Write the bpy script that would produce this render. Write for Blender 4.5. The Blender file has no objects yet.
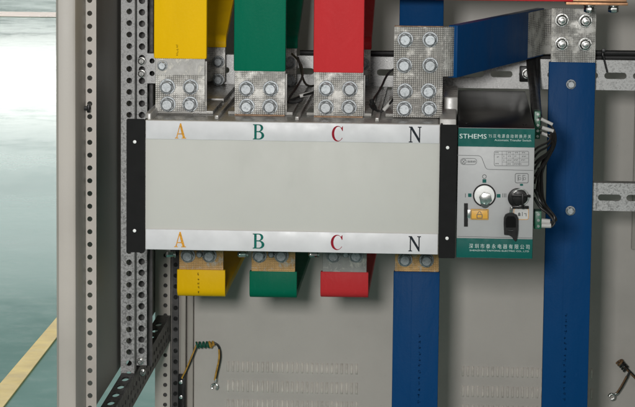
import bpy, bmesh, math, random
from mathutils import Vector, Matrix
random.seed(7)
scn = bpy.context.scene
COL = scn.collection
RAD = math.radians

# ------------------------------------------------------------------ camera
# lens recovered from the vanishing points of the photograph; S = metres per photo pixel at the switch front
F, S = 2745.0, 0.0015
YAW, PITCH, ROLL = RAD(2.81), RAD(7.74), RAD(0.6)
FW = Vector((-math.sin(YAW)*math.cos(PITCH), math.cos(YAW)*math.cos(PITCH), -math.sin(PITCH)))
r0 = Vector((math.cos(YAW), math.sin(YAW), 0)); u0 = r0.cross(FW)
RT = r0*math.cos(ROLL) + u0*math.sin(ROLL); UP = u0*math.cos(ROLL) - r0*math.sin(ROLL)
CAM = -FW*F*S
cd = bpy.data.cameras.new('camera'); co = bpy.data.objects.new('camera', cd); COL.objects.link(co)
M = Matrix.Identity(4)
for i in range(3):
    M[i][0], M[i][1], M[i][2], M[i][3] = RT[i], UP[i], -FW[i], CAM[i]
co.matrix_world = M
cd.sensor_width = 36; cd.lens = F/635*36; cd.clip_end = 500; cd.clip_start = 0.05
scn.camera = co

def ray(u, v): return FW*F + RT*(u-317.5) + UP*(203.5-v)
def P(u, v, Y):
    d = ray(u, v); return CAM + d*((Y-CAM.y)/d.y)
def PX(u, v, X):
    d = ray(u, v); return CAM + d*((X-CAM.x)/d.x)
def PZ(u, v, Z):
    d = ray(u, v); return CAM + d*((Z-CAM.z)/d.z)

# ------------------------------------------------------------------ materials
class NT:
    def __init__(s, name):
        s.m = bpy.data.materials.new(name); s.m.use_nodes = True
        s.t = s.m.node_tree; s.b = s.t.nodes['Principled BSDF']; s.tc = None
    def n(s, typ, **kw):
        o = s.t.nodes.new(typ)
        for k, v in kw.items(): setattr(o, k, v)
        return o
    def L(s, a, b): s.t.links.new(a, b)
    def co(s):
        if not s.tc: s.tc = s.n('ShaderNodeTexCoord')
        return s.tc.outputs['Object']
    def noise(s, scale, detail=4, rough=.55, stretch=None, dist=0):
        n = s.n('ShaderNodeTexNoise'); n.inputs['Scale'].default_value = scale
        n.inputs['Detail'].default_value = detail; n.inputs['Roughness'].default_value = rough
        n.inputs['Distortion'].default_value = dist
        if stretch:
            mp = s.n('ShaderNodeMapping'); mp.inputs['Scale'].default_value = stretch
            s.L(s.co(), mp.inputs['Vector']); s.L(mp.outputs[0], n.inputs['Vector'])
        else: s.L(s.co(), n.inputs['Vector'])
        return n.outputs['Fac']
    def ramp(s, fac, stops):
        r = s.n('ShaderNodeValToRGB'); e = r.color_ramp.elements
        while len(e) < len(stops): e.new(.5)
        for el, (p, c) in zip(e, stops):
            el.position = p; el.color = (*c, 1) if len(c) == 3 else c
        s.L(fac, r.inputs[0]); return r.outputs[0]
    def rng(s, fac, a, b, lo=.3, hi=.7):
        r = s.n('ShaderNodeMapRange'); r.inputs[1].default_value = lo; r.inputs[2].default_value = hi
        r.inputs[3].default_value = a; r.inputs[4].default_value = b
        s.L(fac, r.inputs[0]); return r.outputs[0]
    def math(s, op, a, b=None):
        m = s.n('ShaderNodeMath', operation=op)
        for i, x in enumerate((a, b)):
            if x is None: continue
            if isinstance(x, (int, float)): m.inputs[i].default_value = x
            else: s.L(x, m.inputs[i])
        return m.outputs[0]
    def mix(s, fac, a, b, mode='MIX'):
        m = s.n('ShaderNodeMix', data_type='RGBA', blend_type=mode)
        for i, x in ((0, fac), (6, a), (7, b)):
            if isinstance(x, (int, float)): m.inputs[i].default_value = x
            elif isinstance(x, tuple): m.inputs[i].default_value = (*x, 1)
            else: s.L(x, m.inputs[i])
        return m.outputs[2]
    def bump(s, h, strength, dist):
        b = s.n('ShaderNodeBump'); b.inputs['Strength'].default_value = strength
        b.inputs['Distance'].default_value = dist; s.L(h, b.inputs['Height'])
        s.L(b.outputs[0], s.b.inputs['Normal'])
    def set(s, color=None, rough=None, metal=None, **kw):
        for key, x in (('Base Color', color), ('Roughness', rough), ('Metallic', metal)):
            if x is None: continue
            i = s.b.inputs[key]
            if isinstance(x, tuple): i.default_value = (*x, 1)
            elif isinstance(x, (int, float)): i.default_value = x
            else: s.L(x, i)
        for k, v in kw.items(): s.b.inputs[k.replace('_', ' ')].default_value = v
        return s.m

def sc(c, f): return tuple(min(1, x*f) for x in c)

def m_plain(name, c, rough=.45, metal=0.0, var=.12, scale=40, bump=.0, rv=.2, **kw):
    t = NT(name); f = t.noise(scale, 5)
    col = t.ramp(f, [(.3, sc(c, 1-var)), (.7, sc(c, 1+var))])
    r = t.rng(t.noise(scale*1.7, 3), rough*(1-rv), min(1, rough*(1+rv)))
    if bump: t.bump(t.noise(scale*6, 3), bump, .0006)
    return t.set(col, r, metal, **kw)

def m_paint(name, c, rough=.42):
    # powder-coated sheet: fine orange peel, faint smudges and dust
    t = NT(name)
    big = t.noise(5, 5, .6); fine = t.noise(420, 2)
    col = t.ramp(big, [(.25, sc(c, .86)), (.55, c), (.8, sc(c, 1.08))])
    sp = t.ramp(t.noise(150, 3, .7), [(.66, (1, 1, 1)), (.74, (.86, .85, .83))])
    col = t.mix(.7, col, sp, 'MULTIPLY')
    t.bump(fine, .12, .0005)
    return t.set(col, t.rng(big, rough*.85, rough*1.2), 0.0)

def m_galv(name, lo=.20, hi=.50, dark=1.0):
    t = NT(name)
    vo = t.n('ShaderNodeTexVoronoi'); vo.inputs['Scale'].default_value = 420; t.L(t.co(), vo.inputs['Vector'])
    sep = t.n('ShaderNodeSeparateColor'); t.L(vo.outputs['Color'], sep.inputs[0])
    f = t.math('ADD', t.math('MULTIPLY', sep.outputs[0], .7), t.math('MULTIPLY', t.noise(90, 4), .35))
    col = t.ramp(f, [(.2, sc((lo, lo, lo*.98), dark)), (.85, sc((hi, hi, hi*.985), dark))])
    t.bump(sep.outputs[1], .25, .0004)
    return t.set(col, t.rng(f, .38, .6, .2, .9), .75)

def m_tin(name, knurl=True, warm=(.51, .50, .47), strength=1.0, lo=.40):
    # tin-plated copper pressed with a fine waffle grid, flux smears and patchy wear
    t = NT(name)
    sx = t.n('ShaderNodeSeparateXYZ'); t.L(t.co(), sx.inputs[0])
    pitch = .0031
    wob = t.math('MULTIPLY', t.noise(60, 2), .0011)
    def tri(o):
        return t.math('SINE', t.math('MULTIPLY', t.math('ADD', o, wob), 2*math.pi/pitch))
    patch = t.noise(55, 5, .65)
    smear = t.noise(62, 5, .7, (1, 1, .7), .8)
    col = t.ramp(patch, [(.3, sc(warm, .84)), (.7, sc(warm, 1.16))])
    col = t.mix(t.rng(smear, 0, .8, .53, .64), col, (.58, .56, .50))
    if knurl:
        g = t.math('MULTIPLY', t.math('ADD', tri(sx.outputs[0]), 1), t.math('ADD', tri(sx.outputs[2]), 1))   # 0..4
        mask = t.rng(t.noise(42, 4, .65), 0.0, 1.0, lo, lo+.16)
        dot = t.math('MULTIPLY', t.rng(g, 1, 0, .1, 1.3), mask)
        dot2 = t.math('MULTIPLY', dot, .80*strength)
        col = t.mix(dot2, col, (.05, .047, .042))
        t.bump(t.math('ADD', t.math('MULTIPLY', g, mask), t.math('MULTIPLY', smear, 1.5)), .35, .0006)
    else:
        t.bump(t.noise(30, 4, .6, (1, 1, 8)), .12, .0006)
    return t.set(col, t.rng(smear, .42, .62), .35, Specular_IOR_Level=.35)

def m_sleeve(name, c, rough=.42, wr=0):
    # heat-shrink sleeve: slight waviness, fine grain, scuffs
    t = NT(name)
    w = t.noise(14, 4, .5, (1, 1, .35)); fine = t.noise(300, 2)
    col = t.ramp(w, [(.25, sc(c, .90)), (.6, c), (.85, sc(c, 1.10))])
    scuff = t.rng(t.noise(85, 6, .75, (1, 1, .3)), 0, .3, .62, .74)
    col = t.mix(scuff, col, tuple(min(1, x*1.25+.02) for x in c))
    h = t.math('ADD', t.math('MULTIPLY', w, 2.5), t.math('MULTIPLY', fine, .12))
    if wr: h = t.math('ADD', h, t.math('MULTIPLY', t.noise(22, 3, .5, (1, 1, .55), 2.2), wr))
    t.bump(h, .35, .004)
    return t.set(col, t.rng(w, rough*.85, rough*1.2), 0.0, Specular_IOR_Level=.06)

def m_zinc(name):
    t = NT(name); f = t.noise(230, 4, .7)
    oi = t.n('ShaderNodeObjectInfo'); nz = f.node; nz.noise_dimensions = '4D'; t.L(t.math('MULTIPLY', oi.outputs['Random'], 40), nz.inputs['W'])
    col = t.ramp(f, [(.32, (.10, .115, .12)), (.48, (.32, .345, .36)), (.70, (.50, .525, .54))])
    col = t.mix(t.rng(oi.outputs['Random'], 0, .45, 0, 1), col, (.20, .205, .205))
    t.bump(t.noise(230, 3), .25, .0008)
    return t.set(col, t.rng(f, .38, .55), .45)

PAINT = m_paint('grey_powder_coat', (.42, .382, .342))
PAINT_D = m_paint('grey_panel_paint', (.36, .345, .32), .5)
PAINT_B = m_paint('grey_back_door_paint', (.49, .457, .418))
DKRAIL = m_plain('dark_steel_and_backing', (.045, .043, .042), .5, .3, .35, 60, .2)
GALV = m_galv('galvanised_steel', .13, .33)
GALV_B = m_galv('galvanised_rail_steel', .17, .42)
TIN = m_tin('tinned_copper')
TIN_N = m_tin('dark_waffled_tinned_copper', True, (.52, .505, .47), 1.12, .33)
TIN_S = m_tin('smooth_tinned_copper', False, (.30, .295, .28))
TIN_C = m_tin('worn_tin_over_copper', True, (.60, .36, .15), .25)
COPPER = m_plain('bare_copper', (.40, .215, .115), .45, .7, .2, 50)
EDGE = m_plain('oxidised_copper_edge', (.24, .145, .085), .6, .3, .25, 120)
ZINC = m_zinc('zinc_plated_steel')
CHROME = m_plain('bright_steel', (.62, .62, .60), .18, 1.0, .2, 90)
YEL = m_sleeve('yellow_heat_shrink', (.86, .51, .004))
GRN = m_sleeve('green_heat_shrink', (.002, .150, .083))
RED = m_sleeve('red_heat_shrink', (.60, .038, .043), .42, .45)
BLU = m_sleeve('blue_heat_shrink', (.002, .054, .178))
INK_B = m_plain('faded_print_on_blue', (.002, .022, .075), .7, Specular_IOR_Level=.03)
INK = m_plain('black_print', (.004, .005, .008), .7, Specular_IOR_Level=.03)
def m_cover():
    t = NT('offwhite_acrylic_cover'); c = (.515, .51, .474)
    a = t.noise(4, 5, .6); b = t.noise(26, 6, .7, (1, 1, .5)); d = t.noise(240, 2)
    col = t.ramp(a, [(.3, sc(c, .955)), (.7, sc(c, 1.04))])
    col = t.mix(t.rng(b, 0, .35, .58, .74), col, sc(c, .9))
    col = t.mix(t.rng(d, 0, .5, .74, .78), col, sc(c, .72))
    return t.set(col, t.rng(b, .42, .62), 0.0, Specular_IOR_Level=.25)
COVER = m_cover()
STRIP = m_plain('white_label_strip', (.60, .595, .605), .42, 0, .07, 30)
GREYP = m_plain('grey_moulded_plastic', (.30, .292, .272), .28, 0, .12, 40, Specular_IOR_Level=.4)
GREYP2 = m_plain('pale_moulded_plastic', (.42, .41, .38), .35, 0, .1, 40)
BLACK = m_plain('black_plastic', (.008, .008, .0078), .35, 0, .2, 80, Specular_IOR_Level=.15)
BLACKG = m_plain('glossy_black_sheet', (.008, .008, .008), .25, 0, .1, 9, rv=.06, Specular_IOR_Level=.10, IOR=1.22)
BLACKM = m_plain('black_metal_ear', (.006, .006, .006), .55, .0, .05, 30, rv=.05, Specular_IOR_Level=.10)
TEAL = m_plain('teal_print', (.001, .095, .08), .5, 0, .06, 60, Specular_IOR_Level=.15)
SILV = m_plain('silver_panel_film', (.37, .37, .37), .45, .05, .025, 60, .05, rv=.05)
WHITE = m_plain('white_plastic', (.75, .75, .73), .4, 0, .05, 60)
ORG = m_plain('orange_tab', (.70, .36, .03), .45, 0, .08, 60)
TERM = m_plain('green_terminal_plastic', (.004, .11, .055), .4, 0, .1, 60)
WIRE = m_plain('black_wire', (.012, .012, .012), .42, 0, .2, 60)
WIRE_Y = m_plain('yellow_wire', (.46, .25, .035), .5, 0, .4, 160)
WIRE_B = m_plain('brown_wire', (.16, .085, .035), .5, 0, .5, 200)
WIRE_G = m_plain('dark_green_wire', (.01, .10, .06), .45, 0, .1, 60)
TAGM = m_plain('white_wire_marker', (.50, .495, .475), .5, 0, .06, 60)
L_A = m_plain('orange_letter_ink', (.58, .27, .03), .6, 0, .3, 500, Specular_IOR_Level=.1)
L_B = m_plain('green_letter_ink', (.004, .115, .09), .6, 0, .3, 500, Specular_IOR_Level=.1)
L_C = m_plain('red_letter_ink', (.26, .006, .018), .6, 0, .3, 500, Specular_IOR_Level=.1)
L_N = m_plain('black_letter_ink', (.015, .02, .026), .6, 0, .3, 500, Specular_IOR_Level=.1)
PRINT_W = m_plain('white_print', (.50, .60, .57), .5)
PRINT_L = m_plain('bright_white_print', (.66, .74, .72), .5)
PRINT_D = m_plain('dark_print', (.05, .055, .055), .5)
LINE = m_plain('grey_print_line', (.12, .125, .125), .5)

def m_floor():
    t = NT('green_epoxy_floor')
    a = t.noise(.9, 6, .62); b = t.noise(9, 6, .75)
    col = t.ramp(a, [(.3, (.12, .325, .285)), (.55, (.17, .40, .355)), (.75, (.24, .46, .415))])
    col = t.mix(t.rng(b, 0, .28, .5, .75), col, (.33, .50, .45))
    t.bump(t.math('ADD', t.noise(2.2, 5, .6), t.math('MULTIPLY', b, .3)), .018, .010)
    return t.set(col, t.rng(t.math('ADD', t.math('MULTIPLY', a, .6), t.math('MULTIPLY', b, .4)), .04, .17, .35, .65), 0.0, Specular_IOR_Level=.5)
FLOOR = m_floor()
YLINE = m_plain('worn_yellow_floor_paint', (.86, .62, .17), .4, 0, .22, 9)
PLINE = m_plain('pale_orange_floor_paint', (.80, .66, .57), .3, 0, .2, 2)

# ------------------------------------------------------------------ object helpers
def wloc(o):
    v = Vector((0, 0, 0))
    while o: v = v + o.location; o = o.parent
    return v
def tag(o, label=None, cat=None, group=None, kind=None):
    if label: o['label'] = label
    if cat: o['category'] = cat
    if group: o['group'] = group
    if kind: o['kind'] = kind
    return o
def empty(name, loc, label, cat, group=None):
    o = bpy.data.objects.new(name, None); COL.objects.link(o); o.location = loc
    o.empty_display_size = .05
    return tag(o, label, cat, group)
def build(name, bm, m, parent=None, smooth=True):
    """link a bmesh given in world coordinates as one mesh object"""
    if parent is not None: org = wloc(parent)
    else:
        pts = [v.co for v in bm.verts]
        org = Vector([(min(p[i] for p in pts)+max(p[i] for p in pts))/2 for i in range(3)])
    bmesh.ops.translate(bm, verts=bm.verts, vec=-org)
    bmesh.ops.recalc_face_normals(bm, faces=bm.faces)
    if smooth:
        for f in bm.faces: f.smooth = True
        for e in bm.edges:
            if len(e.link_faces) == 2 and e.calc_face_angle(0) > RAD(32): e.smooth = False
    me = bpy.data.meshes.new(name); bm.to_mesh(me); bm.free()
    ms = m if isinstance(m, (list, tuple)) else [m]
    for x in ms: me.materials.append(x)
    o = bpy.data.objects.new(name, me); COL.objects.link(o)
    if parent is not None: o.parent = parent
    else: o.location = org
    return o
def bevel(bm, w, seg=2, ang=35):
    es = [e for e in bm.edges if len(e.link_faces) == 2 and e.calc_face_angle(0) > RAD(ang)]
    if es: bmesh.ops.bevel(bm, geom=es, offset=w, segments=seg, profile=.6, affect='EDGES', clamp_overlap=True)
    return bm
def box(x0, x1, y0, y1, z0, z1, bv=0, bm=None):
    b = bmesh.new()
    r = bmesh.ops.create_cube(b, size=1)
    for v in b.verts:
        v.co = Vector(((x0+x1)/2+v.co.x*(x1-x0), (y0+y1)/2+v.co.y*(y1-y0), (z0+z1)/2+v.co.z*(z1-z0)))
    if bv: bevel(b, bv)
    return merge(bm, b)
def merge(dst, src):
    if dst is None: return src
    me = bpy.data.meshes.new('tmp'); src.to_mesh(me); src.free(); dst.from_mesh(me); bpy.data.meshes.remove(me)
    return dst
def prism(pts, axis_vec, bv=0, bm=None):
    b = bmesh.new(); vs = [b.verts.new(p) for p in pts]; f = b.faces.new(vs)
    r = bmesh.ops.extrude_face_region(b, geom=[f])
    bmesh.ops.translate(b, verts=[g for g in r['geom'] if isinstance(g, bmesh.types.BMVert)], vec=axis_vec)
    bmesh.ops.recalc_face_normals(b, faces=b.faces)
    if bv: bevel(b, bv)
    return merge(bm, b)
def cyl(c, axis, r, h, n=24, bm=None, r2=None, bv=0):
    b = bmesh.new()
    bmesh.ops.create_cone(b, cap_ends=True, segments=n, radius1=r, radius2=r if r2 is None else r2, depth=h)
    q = Vector((0, 0, 1)).rotation_difference(Vector(axis).normalized()).to_matrix().to_4x4()
    bmesh.ops.transform(b, matrix=Matrix.Translation(c) @ q, verts=b.verts)
    if bv: bevel(b, bv)
    return merge(bm, b)
def curve_bm(data):
    o = bpy.data.objects.new('tmp', data); COL.objects.link(o)
    dg = bpy.context.evaluated_depsgraph_get(); dg.update()
    me = bpy.data.meshes.new_from_object(o.evaluated_get(dg))
    bm = bmesh.new(); bm.from_mesh(me)
    bpy.data.objects.remove(o); bpy.data.curves.remove(data); bpy.data.meshes.remove(me)
    return bm
VERT = Matrix(((1, 0, 0, 0), (0, 0, -1, 0), (0, 1, 0, 0), (0, 0, 0, 1)))     # curve plane -> X/Z plane facing -Y
def flat(polys, y, th, bv=0, mtx=None):
    """sheet of thickness th with outline + holes (2D polys in x,z), front face at y"""
    c = bpy.data.curves.new('tmp', 'CURVE'); c.dimensions = '2D'; c.fill_mode = 'BOTH'
    c.extrude = th/2
    for p in polys:
        s = c.splines.new('POLY'); s.points.add(len(p)-1); s.use_cyclic_u = True
        for k, q in enumerate(p): s.points[k].co = (q[0], q[1], 0, 1)
    bm = curve_bm(c)
    bmesh.ops.remove_doubles(bm, verts=bm.verts, dist=1e-6)
    mt = mtx if mtx is not None else Matrix.Translation((0, y+th/2, 0)) @ VERT
    bmesh.ops.transform(bm, matrix=mt, verts=bm.verts)
    return bm
def rect(x0, x1, z0, z1): return [(x0, z0), (x1, z0), (x1, z1), (x0, z1)]
def rrect(x0, x1, z0, z1, r, n=5):
    out = []
    for cx, cz, a in ((x1-r, z0+r, -90), (x1-r, z1-r, 0), (x0+r, z1-r, 90), (x0+r, z0+r, 180)):
        for k in range(n+1):
            t = RAD(a+90*k/n); out.append((cx+r*math.cos(t), cz+r*math.sin(t)))
    return out
def circ(x, z, r, n=16): return [(x+r*math.cos(2*math.pi*k/n), z+r*math.sin(2*math.pi*k/n)) for k in range(n)]
def tube(pts, r, bm=None, res=5, smoothc=True):
    c = bpy.data.curves.new('tmp', 'CURVE'); c.dimensions = '3D'; c.bevel_depth = r; c.bevel_resolution = 3; c.use_fill_caps = True
    if smoothc and len(pts) > 2:
        s = c.splines.new('NURBS'); s.points.add(len(pts)-1); s.use_endpoint_u = True; s.order_u = min(4, len(pts)); s.resolution_u = res
    else:
        s = c.splines.new('POLY'); s.points.add(len(pts)-1)
    for k, p in enumerate(pts): s.points[k].co = (*p, 1)
    return merge(bm, curve_bm(c))
def text_bm(body, x0, x1, z0, z1, y, th=.0003, cjk_scale=True):
    c = bpy.data.curves.new('tmp', 'FONT'); c.body = body; c.size = 1; c.resolution_u = 3; c.extrude = .0
    bm = curve_bm(c)
    if not bm.verts: return bm
    xs = [v.co.x for v in bm.verts]; zs = [v.co.y for v in bm.verts]
    a, b, d, e = min(xs), max(xs), min(zs), max(zs)
    for v in bm.verts:
        v.co = Vector((x0+(v.co.x-a)/(b-a)*(x1-x0), y, z0+(v.co.y-d)/(e-d)*(z1-z0)))
    bmesh.ops.recalc_face_normals(bm, faces=bm.faces)
    return bm
def fillet(path, r, n=6):
    out = [Vector(path[0])]
    for i in range(1, len(path)-1):
        a, p, b = Vector(path[i-1]), Vector(path[i]), Vector(path[i+1])
        d1, d2 = (a-p).normalized(), (b-p).normalized()
        ang = d1.angle(d2)
        if ang > RAD(176): out.append(p); continue
        t = min(r/math.tan(ang/2), (a-p).length*.48, (b-p).length*.48)
        p1, p2 = p+d1*t, p+d2*t
        for k in range(n+1):
            s = k/n; out.append(p1*(1-s)**2 + p*2*s*(1-s) + p2*s*s)
    out.append(Vector(path[-1])); return out
def strip(path, W, w0, w1, t, r=.02, bv=.0015):
    """flat bar: 3D centre path, width axis W from w0 to w1, thickness t"""
    pts = fillet(path, r); W = Vector(W).normalized()
    a, b = [], []
    for i, p in enumerate(pts):
        d = (pts[min(i+1, len(pts)-1)]-pts[max(i-1, 0)]).normalized(); n = d.cross(W).normalized()
        a.append(p+n*t/2); b.append(p-n*t/2)
    bm = bmesh.new(); ring = []
    for i in range(len(pts)):
        ring.append([bm.verts.new(q) for q in (a[i]+W*w0, a[i]+W*w1, b[i]+W*w1, b[i]+W*w0)])
    for i in range(len(pts)-1):
        for k in range(4): bm.faces.new((ring[i][k], ring[i][(k+1) % 4], ring[i+1][(k+1) % 4], ring[i+1][k]))
    bm.faces.new(ring[0]); bm.faces.new(ring[-1])
    bmesh.ops.recalc_face_normals(bm, faces=bm.faces)
    if bv: bevel(bm, bv, 2, 40)
    return bm

# -------- bolts: one mesh per kind, shared
def hex_mesh(r, h, stud=0):
    bm = bmesh.new()
    b = bmesh.new(); bmesh.ops.create_cone(b, cap_ends=True, segments=6, radius1=r, radius2=r, depth=h)
    bevel(b, r*.13, 2, 40); 
    for v in b.verts: v.co.z += h/2
    merge(bm, b)
    b = bmesh.new(); bmesh.ops.create_cone(b, cap_ends=True, segments=20, radius1=r*.84, radius2=r*.66, depth=h*.16)
    for v in b.verts: v.co.z += h*1.05
    merge(bm, b)
    if stud:
        b = bmesh.new(); bmesh.ops.create_cone(b, cap_ends=True, segments=18, radius1=r*.52, radius2=r*.46, depth=stud)
        bevel(b, r*.08, 2, 40)
        for v in b.verts: v.co.z += h+stud/2
        merge(bm, b)
    for f in bm.faces: f.smooth = True
    for e in bm.edges:
        if len(e.link_faces) == 2 and e.calc_face_angle(0) > RAD(28): e.smooth = False
    me = bpy.data.meshes.new('bolt'); bm.to_mesh(me); bm.free(); return me
def washer_mesh(r, h):
    bm = bmesh.new()
    for rr, hh, z in ((r, h*.55, h*.275), (r*.80, h*.45, h*.775)):
        b = bmesh.new(); bmesh.ops.create_cone(b, cap_ends=True, segments=28, radius1=rr, radius2=rr, depth=hh)
        bevel(b, h*.12, 1, 40)
        for v in b.verts: v.co.z += z
        merge(bm, b)
    for f in bm.faces: f.smooth = True
    for e in bm.edges:
        if len(e.link_faces) == 2 and e.calc_face_angle(0) > RAD(35): e.smooth = False
    me = bpy.data.meshes.new('washer'); bm.to_mesh(me); bm.free(); return me
KIND = {}
def bolt(parent, pos, r=.0110, h=.0105, stud=0, m=None, axis=(0, -1, 0), name='bolt'):
    m = m or ZINC; key = (round(r, 5), h, stud, m.name)
    if key not in KIND:
        a = hex_mesh(r, h, stud); a.materials.append(m)
        w = washer_mesh(r*1.13, .0042); w.materials.append(m); KIND[key] = (a, w)
    a, w = KIND[key]
    o = bpy.data.objects.new(name, a); COL.objects.link(o); o.parent = parent
    ax = Vector(axis).normalized()
    q = Vector((0, 0, 1)).rotation_difference(ax) 
    tilt = Vector((random.uniform(-.05, .05), random.uniform(-.05, .05), 0))
    from mathutils import Quaternion
    q = q @ Quaternion((0, 0, 1), random.uniform(0, 1.05))
    o.rotation_mode = 'QUATERNION'; o.rotation_quaternion = q
    o.location = Vector(pos) + ax*.0042 - wloc(parent)
    d = bpy.data.objects.new('washer', w); COL.objects.link(d); d.parent = o; d.location = (0, 0, -.0042)
    return o

# ------------------------------------------------------------------ setting: the hall floor
ZF = -.78
bm = bmesh.new(); bmesh.ops.create_grid(bm, x_segments=2, y_segments=2, size=60)
bmesh.ops.translate(bm, verts=bm.verts, vec=(0, 20, ZF))
fl = build('floor', bm, FLOOR); tag(fl, kind='structure')
q = [PZ(*p, ZF) for p in ((-30, 420.5), (-30, 452), (58, 337), (58, 317.5))]
d0, d1 = (q[3]-q[0]), (q[2]-q[1])
ys = prism([q[0], q[1], q[2]+d1*1.2, q[3]+d0*1.2], (0, 0, .004)); bmesh.ops.translate(ys, verts=ys.verts, vec=(0, 0, .001))
tag(build('yellow_floor_line', ys, YLINE), kind='structure')
a, b = PZ(20, 12.5, ZF), PZ(20, 17.2, ZF)
tag(build('orange_floor_line', box(-40, 30, b.y, a.y, ZF+.001, ZF+.005), PLINE), kind='structure')

# ------------------------------------------------------------------ cabinet
YB = 1.19                                             # back door plane
cab = empty('switchgear_cabinet', (0, .6, ZF), 'open grey sheet steel switchgear cabinet with perforated posts and a slotted back door', 'cabinet')
ZT, ZBOT = .95, ZF+.006
Xo = -.3945; Xf = P(76, 200, 0).x
# front left post: formed face, return and a perforated flange behind it
pa = [(Xo, 0), (Xf, 0), (Xf+.004, .105)]
prof = [(Xo, .10), (Xo, .004), (Xo+.004, 0), (Xf-.005, 0), (Xf-.0012, .0018), (Xf, .006), (Xf, .105), (Xf-.004, .105), (Xf-.004, .10)]
build('front_post', prism([(x, y, ZBOT) for x, y in prof], (0, 0, ZT-ZBOT)), PAINT, cab)
def perf(x0, x1, z0, z1, xh, r, pitch, zoff, zh0, zh1):
    polys = [rect(x0, x1, z0, z1)]
    k = math.ceil((zh0-zoff)/pitch); z = zoff+k*pitch
    while z < zh1: polys.append(circ(xh, z, r)); z += pitch
    return polys
PITCH_H = 12.9*S*(1.03)
# flange behind the return
xa, xb, xh = P(84, 200, .12).x, P(96.3, 200, .12).x, P(89.8, 200, .12).x
zo = P(89.8, 13.4, .12).z
build('perforated_flange', flat(perf(xa, xb, ZBOT, ZT, xh, .0040, P(0, 13.4, .12).z-P(0, 26.35, .12).z, zo, -.55, .45), .12, .002), PAINT, cab)
# little cable clip on the post return (a dark stub at the flange)
c0 = P(84, 108, .10)
build('cable_clip', merge(box(c0.x-.006, c0.x+.010, .092, .104, c0.z-.003, c0.z+.003, .001), box(c0.x+.006, c0.x+.010, .088, .104, c0.z-.006, c0.z+.006, .001)), BLACK, cab)
# side panel
SP_Z = (P(158.8, 316, 1.14).z+P(169.5, 318.5, 1.14).z)/2+.002
Xp = -.3735
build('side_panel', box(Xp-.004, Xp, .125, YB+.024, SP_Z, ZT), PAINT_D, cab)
# rear left post
YR = 1.16
xa, xb, xh = P(155.2, 300, YR).x, P(170.3, 300, YR).x, P(165.4, 300, YR).x
hp = (P(165, 255.4, YR).z-P(165, 305.4, YR).z)/5
build('rear_post', flat(perf(xa, xb, ZBOT, ZT, xh, .0041, hp, P(165.4, 255.4, YR).z, -.75, .5), YR, .003), PAINT, cab)
xc = P(177.5, 300, YR).x
prof = [(xb+.0005, YR+.002), (xb+.0005, YR+.03), (xc, YR+.03)]
build('post_shade_backing', box(xa+.001, xb-.001, YR+.018, YR+.020, ZBOT, ZT), DKRAIL, cab)  # dark sheet added behind the post so its holes look shaded
build('post_return', box(xb+.0005, xc, YR+.024, YR+.028, ZBOT, ZT), DKRAIL, cab)
bm = None
for k in range(60):
    z = P(173, 250, YR).z+.5-.0213*k
    if z > -.7: bm = cyl(Vector(((xb+xc)/2+.001, YR+.0235, z)), (0, 1, 0), .0045, .002, 10, bm)
build('return_holes', bm, BLACK, cab)
# bottom side rail: dark perforated angle running front to back
A = P(158.8, 316, YR-.02); Fd = P(169.5, 318.5, YR-.02); Bt = P(170.7, 342, YR-.02)
zt = (A.z+Fd.z)/2; xl, xr, zb = A.x-.004, Fd.x, Bt.z
L0, L1 = -.04, YR-.006
holes_t = [[(xl+.0125+.0062*math.cos(t*math.pi/8), y+.019*math.sin(t*math.pi/8)) for t in range(16)] for y in [L0+.04+.066*i for i in range(17)]]
top = flat([rect(xl, xr-.0035, L0, L1)]+holes_t, 0, .003, mtx=Matrix.Translation((0, 0, zt)))
holes_w = []
for row, off in ((.35, 0), (.72, .5)):
    for i in range(30):
        y = L0+.03+.040*(i+off)
        if y < L1-.02: holes_w.append([(y+.009*math.cos(t*math.pi/6), zt-.0015-(zt-zb)*row+.0042*math.sin(t*math.pi/6)) for t in range(12)])
YZ = Matrix(((0, 0, 1, xr-.0015), (1, 0, 0, 0), (0, 1, 0, 0), (0, 0, 0, 1)))
web = flat([rect(L0, L1, zb, zt+.0015)]+holes_w, 0, .003, mtx=YZ)
build('bottom_rail', merge(top, web), DKRAIL, cab)
# back door: sheet, hinge-side ribs
x0 = P(194.5, 350, YB).x; XR = .82
dz = build('back_door', box(x0, XR, YB, YB+.004, -.74, ZT), PAINT_B, cab)
xa, xb = P(180.2, 350, YB-.01).x, P(186.0, 350, YB-.01).x
build('door_frame_rib', box(xa, xb, YB-.014, YB+.012, -.74, ZT, .0045), PAINT, cab)
build('door_jamb', box(Xp, x0+.02, YB+.0135, YB+.0165, -.74, ZT), PAINT, cab)
xa, xb = P(187.6, 350, YB-.006).x, P(193.2, 350, YB-.006).x
build('door_edge', box(xa, xb, YB-.009, YB+.012, -.74, ZT, .0025), PAINT, cab)
xa = P(632.5, 200, YB-.008).x
build('door_rib', box(xa, xa+.05, YB-.012, YB-.0005, -.24, ZT, .003), PAINT, cab)
# hinge block low on the left
h0, h1 = P(178.5, 374, YB-.02), P(186, 410, YB-.02)
hg = build('hinge', box(h0.x, h1.x, YB-.03, YB-.013, h1.z-.02, h0.z, .002), BLACK, cab)
for v in (382, 397):
    p = P(181, v, YB-.03); build('hinge_screw', cyl(p, (0, -1, 0), .0038, .005, 12, bv=.001), CHROME, hg)
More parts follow.
